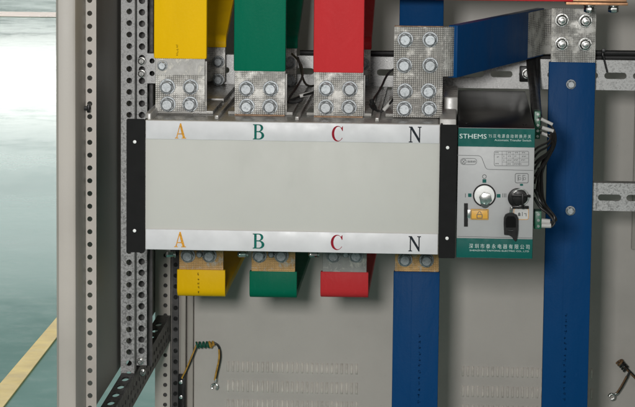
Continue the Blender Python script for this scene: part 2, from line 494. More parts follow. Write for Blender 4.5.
# stamped louvres
def louvres(u0, v0, slope, n, rows, name='louvre_rows'):
    bm = bmesh.new()
    du = 4.95
    for r in rows:
        for k in range(n):
            u = u0+k*du; p = P(u, v0+r[0]+slope*k*du, YB); hgt = r[1]*S*1.29
            w = .0026
            zc, zt2 = p.z, p.z-hgt
            # raised bridge with a shallow and a steep cheek
            pr = [(-w*.9, 0), (-w*.1, .0034), (w*.35, .0034), (w*.8, 0)]
            rings = []
            for s, f in ((0, .05), (.14, 1), (.86, 1), (1, .05)):
                rings.append([bm.verts.new((p.x+a, YB-.0002-b*f, zc+(zt2-zc)*s)) for a, b in pr])
            for i in range(3):
                for j in range(3): 
                    f_ = bm.faces.new((rings[i][j], rings[i][j+1], rings[i+1][j+1], rings[i+1][j])); f_.material_index = 0
            bm.faces.new(rings[0]); bm.faces.new(rings[3])
    return build(name, bm, LOUV, dz)
LOUV = m_plain('lit_louvre_paint', (.70, .65, .59), .4, 0, .22, 45, rv=.3)  # paler than the door; light caught on the louvres put into the colour
louvres(228, 361, .021, 27, ((0, 11), (19, 12), (38, 12), (57, 12)))
louvres(463, 366, .021, 27, ((0, 10.5), (19.5, 11.5), (38.5, 12)))
# the shell that closes the cabinet
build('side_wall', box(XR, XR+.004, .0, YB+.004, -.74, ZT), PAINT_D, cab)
build('roof', box(Xo, XR+.004, .0, YB+.004, ZT+.001, ZT+.005), PAINT, cab)

# ------------------------------------------------------------------ galvanised upright and slotted rails
YC = .58
up = empty('mounting_upright', (-.355, YC, ZF), 'galvanised perforated upright channel behind the left ear of the switch', 'upright')
xa, xb, xh = -.3670, -.3435, P(128.4, 300, YC).x
zlow = P(127, 378.5, YC).z
pit = P(131, 262.3, YC).z-P(131, 273.55, YC).z
zof = P(129.5, 262.3, YC).z
build('front_flange', flat(perf(xa, xb, zlow, .5, xh+.001, .0049, pit, zof, zlow+.006, .36), YC, .003), GALV, up)
xa2, xb2 = P(134.2, 300, YC+.03).x, P(146.8, 300, YC+.03).x
build('rear_flange', flat(perf(xb+.0006, xb2, zlow+.018, .5, P(141.5, 300, YC+.03).x, .0056, pit, zof-.003, zlow+.03, .36), YC+.03, .003), GALV, up)
build('channel_web', box(xb-.0025, xb, YC+.0035, YC+.0298, zlow+.01, .5), GALV, up)
build('upright_shade_backing', box(xa, xb2, YC+.118, YC+.121, zlow, .5), DKRAIL, up)  # shade behind the flange holes put in as a dark sheet
build('channel_cheek', box(xa, xa+.0025, YC+.0035, YC+.05, zlow, .5), GALV, up)
for u, v in ((141.5, 367), (143.5, 378)):
    bolt(up, P(u-1, v-6, YC+.03), .0055, .005, m=CHROME)

def stadium(xc, zc, L, r, n=6):
    out = []
    for k in range(n+1):
        t = -math.pi/2+math.pi*k/n; out.append((xc+L/2-r+r*math.cos(t), zc+r*math.sin(t)))
    for k in range(n+1):
        t = math.pi/2+math.pi*k/n; out.append((xc-L/2+r+r*math.cos(t), zc+r*math.sin(t)))
    return out
YRL = .607
def rail(name, x0, x1, z0, z1, slots, label, tabs=()):
    o = empty(name, ((x0+x1)/2, YRL, z0), label, 'slotted rail')
    polys = [rect(x0, x1, z0, z1)]
    for xc, L in slots: polys.append(stadium(xc, (z0+z1)/2-.001, L, .0055))
    for xc, z in tabs: polys.append(circ(xc, z, .0045))
    build('slotted_face', flat(polys, YRL, .003), GALV_B, o)
    build('upper_fold', box(x0, x1, YRL+.0035, YRL+.03, z1-.0025, z1), GALV_B, o)
    build('lower_fold', box(x0, x1, YRL+.0035, YRL+.03, z0, z0+.0025), GALV_B, o)
    return o
zA, zB = P(615, 60.3, YRL).z, P(615, 90.3, YRL).z
xs = []
s1, s2 = P(484.3, 73, YRL).x, P(501, 73, YRL).x
sx = P(615.5, 75, YRL).x
step = (sx-P(501.5, 73, YRL).x)/4
slots = [(sx-step*k, .038) for k in range(-1, 16) if sx-step*k > -.30]
rl = rail('slotted_rail', P(146.5, 67, YRL).x, .8, zB, zA, slots, 'upper galvanised rail with long slots running behind the tall busbars',
     [(P(152, 61, YRL).x, P(152, 61, YRL).z), (P(152, 73.5, YRL).x, P(152, 73.5, YRL).z)])
for u, v in ((142, 61), (142, 73.5)): bolt(up, P(u, v, YC+.027), .0062, .006, m=CHROME)
p = P(527, 73.5, YRL)
build('bolt_plate', box(p.x-.013, p.x+.012, YRL-.008, YRL-.0005, p.z-.014, p.z+.013, .002), BLACK, rl)
bolt(rl, P(527, 73.5, YRL-.008), .0078, .007, m=CHROME)
zA, zB = P(615, 183.2, YRL).z, P(615, 211.0, YRL).z
xq = P(596.3, 200, YRL).x
rl2 = rail('slotted_rail', P(560, 200, YRL).x, .8, zB, zA, [(P(609.5, 199, YRL).x+i*(P(638, 199, YRL).x-P(609.5, 199, YRL).x), .040) for i in range(5)],
     'short lower galvanised rail with slots, right of the tall blue busbar')
pq = P(597.3, 197, YRL)
build('rail_seam', box(pq.x-.0022, pq.x, YRL-.0015, YRL-.0002, zB, zA), GALV, rl2)

# ------------------------------------------------------------------ transfer switch
XL, XR_, ZTOP, ZBT = -.2595, .182, .1219, -.0743
ats = empty('transfer_switch', (-.03, .25, ZBT), 'grey four pole transfer switch with white front strips lettered A B C N', 'transfer switch')
YTF = .118
build('housing', box(XL+.004, XR_-.002, .0095, .60, ZBT+.006, ZTOP-.004, .003), GREYP, ats)
build('front_cover', box(XL, XR_, .0, .009, ZBT, ZTOP, .0012), COVER, ats)
zs1 = P(292, 141.0, 0).z; zs2 = P(292, 231.3, 0).z
su = build('upper_label_strip', box(XL+.001, XR_-.0008, -.0028, -.0004, zs1, ZTOP-.0006, .0007), STRIP, ats)
sl = build('lower_label_strip', box(XL+.001, XR_-.0008, -.0028, -.0004, ZBT+.0006, zs2, .0007), STRIP, ats)

# serif capitals
def lt_A():
    return [[(0, 0), (.30, 0), (.30, .05), (.205, .06), (.27, .27), (.62, .27), (.70, .06), (.60, .05), (.60, 0), (1, 0), (1, .05), (.90, .06), (.55, 1), (.45, 1), (.11, .06), (0, .05)],
            [(.29, .33), (.44, .76), (.59, .33)]]
def arcp(cx, cz, rx, rz, a0, a1, n=12):
    return [(cx+rx*math.cos(RAD(a0+(a1-a0)*k/n)), cz+rz*math.sin(RAD(a0+(a1-a0)*k/n))) for k in range(n+1)]
def lt_B():
    out = [(0, 0), (.55, 0)] + arcp(.55, .265, .42, .265, -90, 80) + arcp(.52, .76, .36, .24, -70, 90) + [(0, 1), (0, .95), (.12, .93), (.12, .07), (0, .05)]
    return [out, [(.32, .06), (.50, .06)] + arcp(.50, .27, .24, .21, -90, 90) + [(.32, .48)], [(.32, .55), (.48, .55)] + arcp(.48, .745, .19, .195, -90, 90) + [(.32, .94)]]
def lt_C():
    out = arcp(.5, .5, .5, .5, 42, 318, 30) + arcp(.56, .5, .36, .455, 312, 48, 26)
    # serif spur on the upper terminal
    out = [(.90, .68), (.95, .68), (.95, .98), (.90, .98), (.87, .90)] + arcp(.5, .5, .5, .5, 52, 318, 30) + [(.93, .22), (.88, .24)] + arcp(.58, .5, .37, .45, 312, 62, 24)
    return [out]
def lt_N():
    return [[(0, 0), (.30, 0), (.30, .05), (.20, .07), (.20, .80), (.82, 0), (.90, 0), (.90, .93), (1, .95), (1, 1), (.70, 1), (.70, .95), (.81, .93), (.81, .28), (.26, 1), (0, 1), (0, .95), (.11, .92), (.11, .07), (0, .05)]]
for strip_o, row in ((su, ((175.2, 186.4, 123.2, 138.2), (253, 264.8, 124.2, 139.2), (331.8, 343.6, 125.8, 141.2), (408.8, 421.6, 126.6, 142.2))),
                     (sl, ((174.4, 186.2, 231.6, 246.8), (252.8, 265, 233.4, 248.2), (330.8, 343.2, 234.6, 249.6), (408.4, 421, 236, 251)))):
    for (ua, ub, va, vb), fn, mm in zip(row, (lt_A, lt_B, lt_C, lt_N), (L_A, L_B, L_C, L_N)):
        a, b = P(ua, vb, 0), P(ub, va, 0)
        polys = [[(a.x+x*(b.x-a.x), a.z+z*(b.z-a.z)) for x, z in pl] for pl in fn()]
        build('letter', flat(polys, -.0034, .0005), mm, strip_o, False)
# black ears with screws
ea = [P(126.9, 185, 0).x, XL-.0003, P(135, 118.6, 0).z, P(135, 251.8, 0).z]
eb = [XR_+.0004, P(456.2, 190, 0).x, P(447, 124.4, 0).z, P(447, 257.6, 0).z]
for (xa, xb, z1, z0), scr in ((ea, ((134.8, 141.8), (134.6, 230.6))), (eb, ((447.6, 147.6), (447, 238.2)))):
    polys = [rrect(xa, xb, z0, z1, .0022)]
    bm = flat(polys, -.006, .004); bm = box(xb-.003 if xa < 0 else xa, xb if xa < 0 else xa+.003, -.0018, .11, z0+.003, z1-.003, 0, bm)
    e = build('mounting_ear', bm, BLACKM, ats)
    for u, v in scr:
        p = P(u, v, -.006); build('ear_screw', cyl(p+Vector((0, -.0006, 0)), (0, -1, 0), .0026, .0022, 14, bv=.0006), WHITE, e)
# moulded blocks on top: pole bases, barriers, end caps
bars_x = [(-.2576, -.1812), (-.1361, -.0568), (-.0130, .0633), (.1088, .1846)]
cx = [-.2194, -.0963, .0252, .1467]
for i, c in enumerate(cx):
    build('pole_base', box(c-.050, c+.050, .132, .30, ZTOP-.0035, ZTOP+.0015, .001), GREYP, ats)
    build('pole_base', box(c-.050, c+.050, .33, .59, ZTOP-.0035, ZTOP+.0016, .0008), GREYP, ats)
for c in (-.1578, -.0355, .086):
    build('phase_barrier', box(c-.0028, c+.0028, .06, .58, ZTOP-.0035, ZTOP+.0022, .0006), GREYP, ats)
build('end_cap', box(XR_-.0015, XR_+.024, .045, .20, ZBT+.05, ZTOP+.004, .003), GREYP2, ats)
build('end_cap', box(XR_+.004, XR_+.026, .205, .40, ZBT+.05, ZTOP+.022, .003), GREYP, ats)
build('end_cap', box(XL-.004, XL+.005, .035, .30, ZTOP-.03, ZTOP+.007, .0025), GREYP, ats)
# bottom base plate whose lip shows under the cover
build('base_lip', box(-.245, -.175, .50, .60, -.103, -.100), GREYP2, ats)
for c in (-.2263, -.1024, .0197, .1433):
    build('outlet_flange', box(c-.055, c+.047, .50, .64, -.1012-.002, -.094, .001), GREYP2, ats)

# ------------------------------------------------------------------ upper front busbars
def marks(parent, y, x, z0, z1, n, w=.0035, ink=None):
    bm = bmesh.new()
    for k in range(n):
        z = z0+(z1-z0)*(k+.5)/n; h = abs(z1-z0)/n*.62
        for j in range(5):
            a = random.uniform(-w, w)*.45; tall = j % 2; ww = (random.uniform(.10, .18) if tall else random.uniform(.4, .9))*w*.5; hh = (random.uniform(.5, .9) if tall else random.uniform(.10, .18))*h*.5
            zz = z+random.uniform(-.35, .35)*h
            vs = [bm.verts.new((x+a+sx*ww, y, zz+sz*hh)) for sx, sz in ((-1, -1), (1, -1), (1, 1), (-1, 1))]
            bm.faces.new(vs)
    return build('print_mark', bm, ink or INK, parent, False)
BG = 'sleeved busbars standing on the front top terminals'
spec = [('yellow', YEL, (153.8, 206.8), (155.3, 204.8), 59, 111.3, [(162.6, 65.5, .0066), (167.5, 86.6, .0098), (190.7, 86.8, .0098), (168, 104, .0098), (190.3, 104, .0098)],
         'yellow sleeved busbar on the front terminal above letter A, with five bolts'),
        ('green', GRN, (233.8, 285.8), (234.6, 285.2), 71.5, 114.3, [(246.6, 88.5, .0098), (270.8, 88.5, .0098), (247, 106.2, .0098), (270, 106.4, .0098)],
         'green sleeved busbar on the front terminal above letter B, with four bolts'),
        ('red', RED, (313.4, 364.0), (314, 363.5), 72.9, 115.9, [(326.3, 88.4, .0098), (350, 88.8, .0098), (326, 107.0, .0098), (349, 107.2, .0098)],
         'red sleeved busbar on the front terminal above letter C, with four bolts')]
for nm, mm, su_, pu, vs, vb, bl, lab in spec:
    xa, xb = P(su_[0], 50, YTF).x, P(su_[1], 50, YTF).x; pa_, pb_ = P(pu[0], 90, YTF).x, P(pu[1], 90, YTF).x
    zs, zb_ = P((su_[0]+su_[1])/2, vs, YTF).z, P((su_[0]+su_[1])/2, vb, YTF).z
    o = empty('busbar', ((xa+xb)/2, YTF+.006, zb_), lab, 'busbar', BG)
    build('terminal_plate', box(pa_, pb_, YTF, YTF+.011, zb_, zs+.01, .0008), TIN, o)
    build('backing_plate', box(pa_+.001, pb_+.002, YTF+.0115, YTF+.022, zb_-.001, zs-.004, .0008), TIN_S, o)
    if nm != 'yellow':
        build('bare_edge', box(pa_+.0005, pb_-.0005, YTF-.0012, YTF+.009, zb_-.0024, zb_-.0003), EDGE, o)
    s = build('sleeve', box(xa, xb, YTF-.0022, YTF+.0135, zs, .62, .0032), mm, o)
    if nm == 'yellow':
        p1, p2 = P(177.5, 44, YTF), P(177.5, 56, YTF); marks(s, YTF-.0026, p1.x, p2.z, p1.z, 6, .003)
        zz = P(185, 75, YTF).z
        build('smooth_band', box(pa_+.0006, pb_-.0006, YTF-.0006, YTF+.004, zz, zs-.0002), TIN_S, o)
    for u, v, r in bl: bolt(o, P(u, v, YTF), r*1.10, .0125 if r > .008 else .007)

# N pole: a tall eight-bolt plate, and the blue bar running back from it
o = empty('terminal_plate', (.1467, YTF, P(418, 117.5, YTF).z), 'tall tinned plate with eight bolts on the front terminal above letter N', 'terminal plate')
zt_, zb_ = P(418, 27, YTF).z, P(418, 117.5, YTF).z
build('plate', box(P(393.5, 70, YTF).x, P(442.8, 70, YTF).x, YTF, YTF+.010, zb_, zt_, .0008), TIN_N, o)
build('bare_edge', box(P(393.9, 70, YTF).x, P(442.4, 70, YTF).x, YTF+.001, YTF+.0095, zt_+.0001, zt_+.0012), EDGE, o)
for u, v in ((405.4, 39.5), (430.2, 39.5), (404.2, 65.2), (430.2, 65.2), (405, 91), (428.6, 91), (404.4, 108.6), (429.2, 108.6)):
    bolt(o, P(u, v, YTF), .0108, .0125)
YD = YTF+.016
z1, z0 = P(452, 26.4, YD).z, P(452, 77.4, YD).z
o = empty('busbar', (.25, .3, z0), 'blue busbar running back from the N plate to the tall blue busbar', 'busbar', 'blue neutral busbars')
pS, pE = P(452.3, 50, YD), P(543.5, 30, .59)
x_s0 = P(396, 50, YD).x
dirv = Vector((pE.x-pS.x, .592-YD, 0)).normalized()
pts = [Vector((x_s0, YD, z0)), Vector((pS.x-.004, YD, z0)), Vector((pE.x, .598, z0)), Vector((P(594, 30, .6).x, .598, z0))]
build('conductor', strip(pts, (0, 0, 1), .001, z1-z0-.001, .010, .02, .0008), TIN, o)
q0 = pts[1]+Vector((0.004, .004, 0)); q1 = pts[2]+Vector((-.006, -.006, 0))
build('sleeve', strip([q0+(q1-q0)*.005, q1], (0, 0, 1), -.0012, z1-z0+.0012, .0150, .02, .002), BLU, o)

# tall blue busbar at the right
YBB = .575
xa, xb = .3614, .4402
zs = P(573, 62.2, YBB).z; ztp = P(573, 8.5, YBB).z
o = empty('busbar', ((xa+xb)/2, YBB, ZF+.02), 'tall blue busbar at the right with four nuts on its tinned top', 'busbar', 'blue neutral busbars')
build('conductor', box(xa+.003, xb-.0005, YBB, YBB+.010, zs-.02, ztp, .0008), TIN, o)
s = build('sleeve', box(xa, xb, YBB-.0025, YBB+.0125, ZF+.02, zs, .002), BLU, o)
xl_ = P(565, 200, YBB).x
build('seam', box(xl_-.0004, xl_+.0004, YBB-.0031, YBB-.0020, ZF+.05, zs-.003), BLU, s)
p1, p2 = P(566, 312, YBB), P(564, 402, YBB); marks(s, YBB-.0029, p1.x, p2.z, p1.z, 16, .004, INK_B)
for u, v in ((561.8, 20), (585.4, 20.8), (561.6, 43.6), (585, 44.2)):
    bolt(o, P(u, v, YBB), .0104, .008, .012, CHROME, name='nut')
for u, v in ((571, 84.3), (570.4, 210.6)): bolt(o, P(u, v, YBB-.0025), .0074, .006, m=ZINC)

# lower blue busbar under N
YLB = .56
xa, xb = .1040, .1828
zs = P(416, 271.5, YLB).z; ztp = P(416, 246, YLB).z
o = empty('busbar', ((xa+xb)/2, YLB, ZF+.02), 'blue busbar hanging straight down below letter N', 'busbar', 'blue neutral busbars')
build('conductor', box(xa+.002, xb-.002, YLB, YLB+.010, zs-.02, ztp, .0008), TIN_C, o)
s = build('sleeve', box(xa, xb, YLB-.0025, YLB+.0125, ZF+.02, zs, .002), BLU, o)
xl_ = P(411, 340, YLB).x
build('seam', box(xl_-.0004, xl_+.0004, YLB-.0031, YLB-.0020, ZF+.05, zs-.003), BLU, s)
p1, p2 = P(420, 332, YLB), P(419, 404, YLB); marks(s, YLB-.0029, p1.x, p2.z, p1.z, 12, .0035, INK_B)
for u, v in ((405, 259.3), (426.6, 260)): bolt(o, P(u, v, YLB), .0112, .0105)

# ------------------------------------------------------------------ rear busbars over the switch (upper, behind the front ones)
RG = 'sleeved busbars leaning back behind the front ones'
for (xr_, w, mm, lab) in ((-.1855, .0800, YEL, 'yellow busbar in shade behind the front yellow one, leaning back from its rear terminal'),
                          (-.0640, .0810, GRN, 'dark green busbar in shade behind the front green one, leaning back from its rear terminal'),
                          (.0612, .0800, RED, 'dark red busbar in shade behind the front red one, leaning back from its rear terminal')):
    xl = xr_-w; z45 = P(226, 47, .56).z
    o = empty('busbar', ((xl+xr_)/2, .56, ZTOP+.01), lab, 'busbar', RG)
    path = [Vector((0, .566, ZTOP+.008)), Vector((0, .566, z45+.012)), Vector((0, .78, z45+.090)), Vector((0, .90, .60))]
    build('conductor', strip([path[0], path[1]-Vector((0, 0, .004))], (1, 0, 0), xl+.0015, xr_-.0015, .010, .01, .0008), TIN, o)
    build('sleeve', strip([path[1]-Vector((0, 0, .013))]+path[1:], (1, 0, 0), xl, xr_, .0145, .02, .002), mm, o)
    for fx in (.28, .74):
        for v in (62, 80): 
            z = P((xl+xr_)/2, v, .56).z; z = P(240, v, .56).z
            bolt(o, Vector((xl+w*fx+.008, .561, z)), .0090, .0095)
o = empty('busbar', (.142, .56, ZTOP+.01), 'dark navy busbar rising straight up behind the eight bolt plate', 'busbar', 'blue neutral busbars')
xa, xb = P(399.5, 15, .56).x, P(443.6, 15, .56).x
build('conductor', box(xa+.002, xb-.002, .561, .571, ZTOP+.01, .2, .0008), TIN, o)
build('sleeve', box(xa, xb, .5585, .5735, .19, .62, .002), BLU, o)

# ------------------------------------------------------------------ lower L-shaped busbars
LG = 'short bent busbars hanging under the switch'
for (ua, ub, vs, vb, mm, col, lab, bu) in ((177, 225.2, 269.6, 297.4, YEL, TIN_C, 'short yellow busbar bent back under the switch below letter A', (188, 209.5)),
                                       (249.4, 296.9, 271.2, 298.6, GRN, TIN_C, 'short green busbar bent back under the switch below letter B', (259.5, 281.5)),
                                       (320.4, 368.4, 271.8, 298.4, RED, TIN_S, 'short red busbar bent back under the switch below letter C', (333.5, 356))):
    xa, xb = P(ua, 280, YLB).x, P(ub, 280, YLB).x
    zs, zb_ = P((ua+ub)/2, vs, YLB).z, P((ua+ub)/2, vb, YLB).z
    o = empty('busbar', ((xa+xb)/2, YLB, zb_), lab, 'busbar', LG)
    t = .0125; yc = YLB+.005
    build('conductor', box(xa+.0035, xb-.0035, YLB, YLB+.010, zs-.012, -.100, .0008), col, o)
    s = build('sleeve', strip([Vector((0, yc, zs)), Vector((0, yc, zb_+t/2)), Vector((0, 1.08, zb_+t/2))], (1, 0, 0), xa, xb, t, .010, .0018), mm, o)
    if ua == 177:
        p1, p2 = P(198.6, 272, YLB), P(198.4, 294, YLB); marks(s, YLB-.0018, p1.x, p2.z, p1.z, 5, .003)
    for u in bu: bolt(o, P(u, 255.3, YLB), .0112, .0105)
    # a sideways screw at the left of the flange
    p = P(ua-1.5, 254.2, YLB); bolt(o, p, .0052, .012, m=CHROME, axis=(-1, -.2, 0))
    p = P((bu[0]+bu[1])/2+1, 254.0, YLB); bolt(o, p, .0055, .007, m=ZINC)

# ------------------------------------------------------------------ red busbar and bare copper end at the top right
YU = .36
z_ = P(600, 5.4, YU).z
o = empty('busbar', (.35, YU, z_), 'flat red sleeved busbar with bare copper end crossing the top right corner', 'busbar')
xr1, xc0, xc1 = P(573, 1, YU).x, P(566, 3, YU).x, P(628, 3, YU).x
build('conductor', box(xc0, xc1, YU, YU+.12, z_, z_+.0045, .0006), COPPER, o)
build('second_leaf', box(xc0, xc1-.002, YU+.002, YU+.12, z_+.0055, z_+.010, .0006), COPPER, o)
build('sleeve', box(P(300, 1, YU).x, xr1, YU-.002, YU+.125, P(573, 1.8, YU).z, P(573, 1.8, YU).z+.032, .0015), RED, o)  # sleeve made deep and thick to throw shade on the blue bar behind
for u in (590, 614.5): bolt(o, P(u, 5.8, YU)+Vector((0, .030, 0)), .0088, .008, m=CHROME, axis=(0, 0, -1), name='nut')

# ------------------------------------------------------------------ controller
K = empty('switch_controller', (.22, .05, -.08), 'black motor drive controller with silver and teal front panel, right of the switch', 'controller')
kx0, kx1 = P(456.8, 190, 0).x+.0005, P(533.6, 190, 0).x
kz1, kz0 = P(495, 127.9, 0).z, P(495, 258.2, 0).z
build('housing', box(kx0, kx1+.0006, .0045, .595, kz0-.001, kz1, .0015), BLACKG, K)
for u, v in ((466.3, 123.8), (524.6, 125.0), (505, 121)):
    p = PZ(u, v, kz1)
    if u != 505: build('lid_screw', cyl(p, (0, 0, 1), .0028, .0025, 12, bv=.0005), BLACK, K)
pan = build('face_panel', box(kx0+.0004, kx1, 0, .004, kz0, kz1-.0004, .0008), SILV, K)
def zz(v, u=495): return P(u, v, 0).z
def xx(u, v=190): return P(u, v, 0).x
yb = -.0008
tb = build('name_band', box(kx0+.0004, kx1, yb, -.0001, zz(146.9), kz1-.0008), TEAL, K)
lb = build('maker_band', box(kx0+.0004, kx1, yb, -.0001, kz0+.0004, zz(238.6), .0002), TEAL, K)
yt = yb-.0004
def ptext(s, ua, ub, va, vb, par, m, y=None, name='lettering'):
    return build(name, text_bm(s, P(ua, vb, 0).x, P(ub, va, 0).x, P((ua+ub)/2, vb, 0).z, P((ua+ub)/2, va, 0).z, yt if y is None else y), m, par, False)
ptext('STHEMS', 459.6, 486.6, 133.9, 138.5, tb, PRINT_L)
ptext('TS 双 电 源 自 动 转 换 开 关', 488.5, 531.0, 134.2, 138.0, tb, PRINT_W)
ptext('Automatic Transfer Switch', 494.5, 531.2, 139.2, 141.2, tb, PRINT_W)
ptext('深 圳 市 泰 永 电 器 有 限 公 司', 469.0, 529.6, 243.9, 248.6, lb, PRINT_W)
ptext('SHENZHEN TAIYONG ELECTRIC CO., LTD', 469.5, 529, 249.9, 251.7, lb, PRINT_W)
def ppoly(polys, m, name, par=pan, y=-.0003, th=.0003):
    return build(name, flat([[(P(u, v, 0).x, P(u, v, 0).z) for u, v in pl] for pl in polys], y, th), m, par, False)
def pr(ua, ub, va, vb): return [(ua, vb), (ub, vb), (ub, va), (ua, va)]
def prr(ua, ub, va, vb, r): return rrect(ua, ub, va, vb, r, 4)
def frame(ua, ub, va, vb, r, w): return [prr(ua, ub, va, vb, r), prr(ua+w, ub-w, va+w, vb-w, max(.2, r-w))]
# printed contour line
def pline(pts, w, m, name='printed_line'):
    up_, dn = [], []
    for i, p in enumerate(pts):
        a = Vector(pts[max(0, i-1)]); b = Vector(pts[min(len(pts)-1, i+1)]); d = (b-a).normalized(); n = Vector((-d.y, d.x))
        up_.append(tuple(Vector(p)+n*w/2)); dn.append(tuple(Vector(p)-n*w/2))
    return ppoly([up_+dn[::-1]], m, name)
pline([(457.4, 155.2), (478.5, 155.7), (480.6, 156.5), (482, 158.4), (485.4, 167.2), (486.6, 168.8), (488.6, 169.4), (533, 170.4)], .55, LINE)
pline([(457.4, 236.4), (533, 238.0)], .5, LINE)
# ratings table
polys = frame(494, 529, 151, 166, 1.6, .5)
ppoly(polys, LINE, 'ratings_table')
g = []
for v in (154.4, 158.2, 162): g.append(pr(502.5 if v != 154.4 else 494.4, 528.6, v-.15, v+.15))
for u in (502.2, 506.5, 513, 519.5): g.append(pr(u-.15, u+.15, 151.4, 165.6))
bm = None
for p in g: bm = merge(bm, flat([[(P(u, v, 0).x, P(u, v, 0).z) for u, v in p]], -.0004, .0003))
build('table_rule', bm, LINE, pan, False)
bm = None
for uu, vv, w in ((495.5, 152.6, 4), (508, 152.6, 4), (515, 152.6, 3.4), (522, 152.6, 4), (497, 157, 3), (503.5, 156.2, 2), (508, 156.2, 4), (514.5, 156.2, 3), (522, 156.4, 4.6),
                  (503.5, 160.2, 2), (507.6, 160.2, 4.6), (514, 160, 4.6), (521, 160, 5), (495.6, 163.6, 4), (507.6, 164, 4), (514, 164, 8)):
    for k in range(int(w/1.1)):
        bm = merge(bm, flat([[(P(u, v, 0).x, P(u, v, 0).z) for u, v in pr(uu+k*1.1, uu+k*1.1+.7, vv-.55, vv+.6-.4*(k % 2))]], -.0004, .0003))
build('table_entry', bm, LINE, pan, False)
# certification oval
ppoly(frame(460.2, 477, 158.2, 164.8, 3.2, .5), LINE, 'approval_oval')
ppoly([circ(463.8, 161.5, 2.7, 18), circ(463.8, 161.5, 2.1, 18)], LINE, 'approval_ring')
pline([(462.2, 163.2), (465.4, 159.8)], .6, LINE); pline([(462.4, 160.2), (464.8, 163.2)], .5, LINE)
for k in range(5): ppoly([pr(467.6+k*1.7, 468.7+k*1.7, 160.6+.2*(k % 2), 162.6)], LINE, 'approval_text')
# selector dial
dc = P(484.4, 195.2, 0); dr = 11.0*S
dial = build('selector_dial', cyl(dc+Vector((0, -.0012, 0)), (0, -1, 0), dr*.92, .0024, 40, bv=.0006), WHITE, K)
build('dial_rim', flat([circ(dc.x, dc.z, dr*1.04, 40), circ(dc.x, dc.z, dr*.92, 40)], -.0034, .0033), BLACK, dial)
kc = P(485.3, 197.6, 0); a = RAD(14)
hexp = [(math.cos(a+RAD(60*k+30))*.0100, math.sin(a+RAD(60*k+30))*.0100) for k in range(6)]
build('shaft', prism([(kc.x+x, -.0024, kc.z+z) for x, z in hexp], (0, -.012, 0), .0012), CHROME, dial)
bm = cyl(Vector((kc.x-.0002, -.0035, kc.z-.0085)), (0, -1, 0), .0068, .0045, 20, bv=.0008)
build('shaft_collar', bm, PRINT_D, dial)
# dial symbols
ppoly([circ(484.4, 176.6, 2.2, 18), circ(484.4, 176.6, 1.6, 18)], PRINT_D, 'zero_symbol')
for u, v, w, h in ((484.4, 181.0, 1.9, 1.8), (469.8, 195.2, 1.7, 1.8), (498.6, 195.8, 1.9, 1.8), (521.5, 184.8, 1.6, 1.0)):
    ppoly([prr(u-w, u+w, v-h, v+h, .5)], TEAL, 'position_mark')
for u in (465.4, 502.8, 504.4, 505.9): ppoly([pr(u-.3, u+.3, 193.4, 197.4)], PRINT_D, 'position_numeral')
# locking slot with its orange padlock tab
ppoly([pr(464, 467.9, 203.2, 226.6)], BLACK, 'lock_slot', y=-.0006, th=.0005)
a, b = P(467.3, 217.8, 0), P(471, 209.6, 0)
tabp = build('lock_slide', box(a.x, b.x, -.004, -.0002, a.z, b.z, .0005), CHROME, K)
a, b = P(470.6, 219.2, 0), P(488.6, 209.0, 0)
tab_ = build('padlock_tab', box(a.x, b.x, -.0050, -.0003, a.z, b.z, .0008), ORG, K)
bm = flat([[(P(u, v, 0).x, P(u, v, 0).z) for u, v in pl] for pl in frame(471.1, 488.1, 209.5, 218.7, .8, .45)], -.0053, .0002)
build('tab_border', bm, PRINT_D, tab_, False)
bm = flat([[(P(u, v, 0).x, P(u, v, 0).z) for u, v in pl] for pl in ([prr(476.6, 482.4, 213.6, 217.8, .5), prr(477.3, 481.7, 214.2, 217.2, .3)])], -.0053, .0002)
arc = [(479.5+2.0*math.cos(RAD(t)), 213.4-2.6*math.sin(RAD(t))) for t in range(0, 181, 20)]
arc2 = [(479.5+1.4*math.cos(RAD(t)), 213.4-2.0*math.sin(RAD(t))) for t in range(180, -1, -20)]
bm = merge(bm, flat([[(P(u, v, 0).x, P(u, v, 0).z) for u, v in arc+arc2]], -.0053, .0002))
build('padlock_symbol', bm, PRINT_D, tab_, False)
# icons
ppoly(frame(515, 528.6, 173.2, 183.2, 1.8, .55), PRINT_D, 'icon_frame')
for uc in (519.4, 524.2):
    ppoly([[(uc-1.7, 175), (uc+1.2, 175), (uc+1.2, 175.7), (uc-1, 175.7), (uc-1, 181), (uc-1.7, 181)]], LINE, 'icon_stroke')
    ppoly([circ(uc+.3, 178.6, 1.5, 12), circ(uc+.3, 178.6, 1.0, 12)], LINE, 'icon_stroke')
ppoly([prr(514, 528.4, 208.6, 219.4, 1.6)], TAGM, 'key_label', y=-.0003)
ppoly(frame(513.7, 528.7, 208.3, 219.7, 1.8, .5), L_A, 'key_label_border', y=-.0005)
for pl in ([(518, 213.4), (519.2, 212.2), (520.4, 213.4), (520.4, 216), (518, 216)], [(522, 212), (522.6, 212), (522.6, 216), (522, 216)], [(524, 213.2), (526.4, 213.2), (526.4, 216.2), (525.8, 216.2), (525.8, 213.8), (524, 213.8)]):
    ppoly([pl], PRINT_D, 'icon_stroke', y=-.0007)
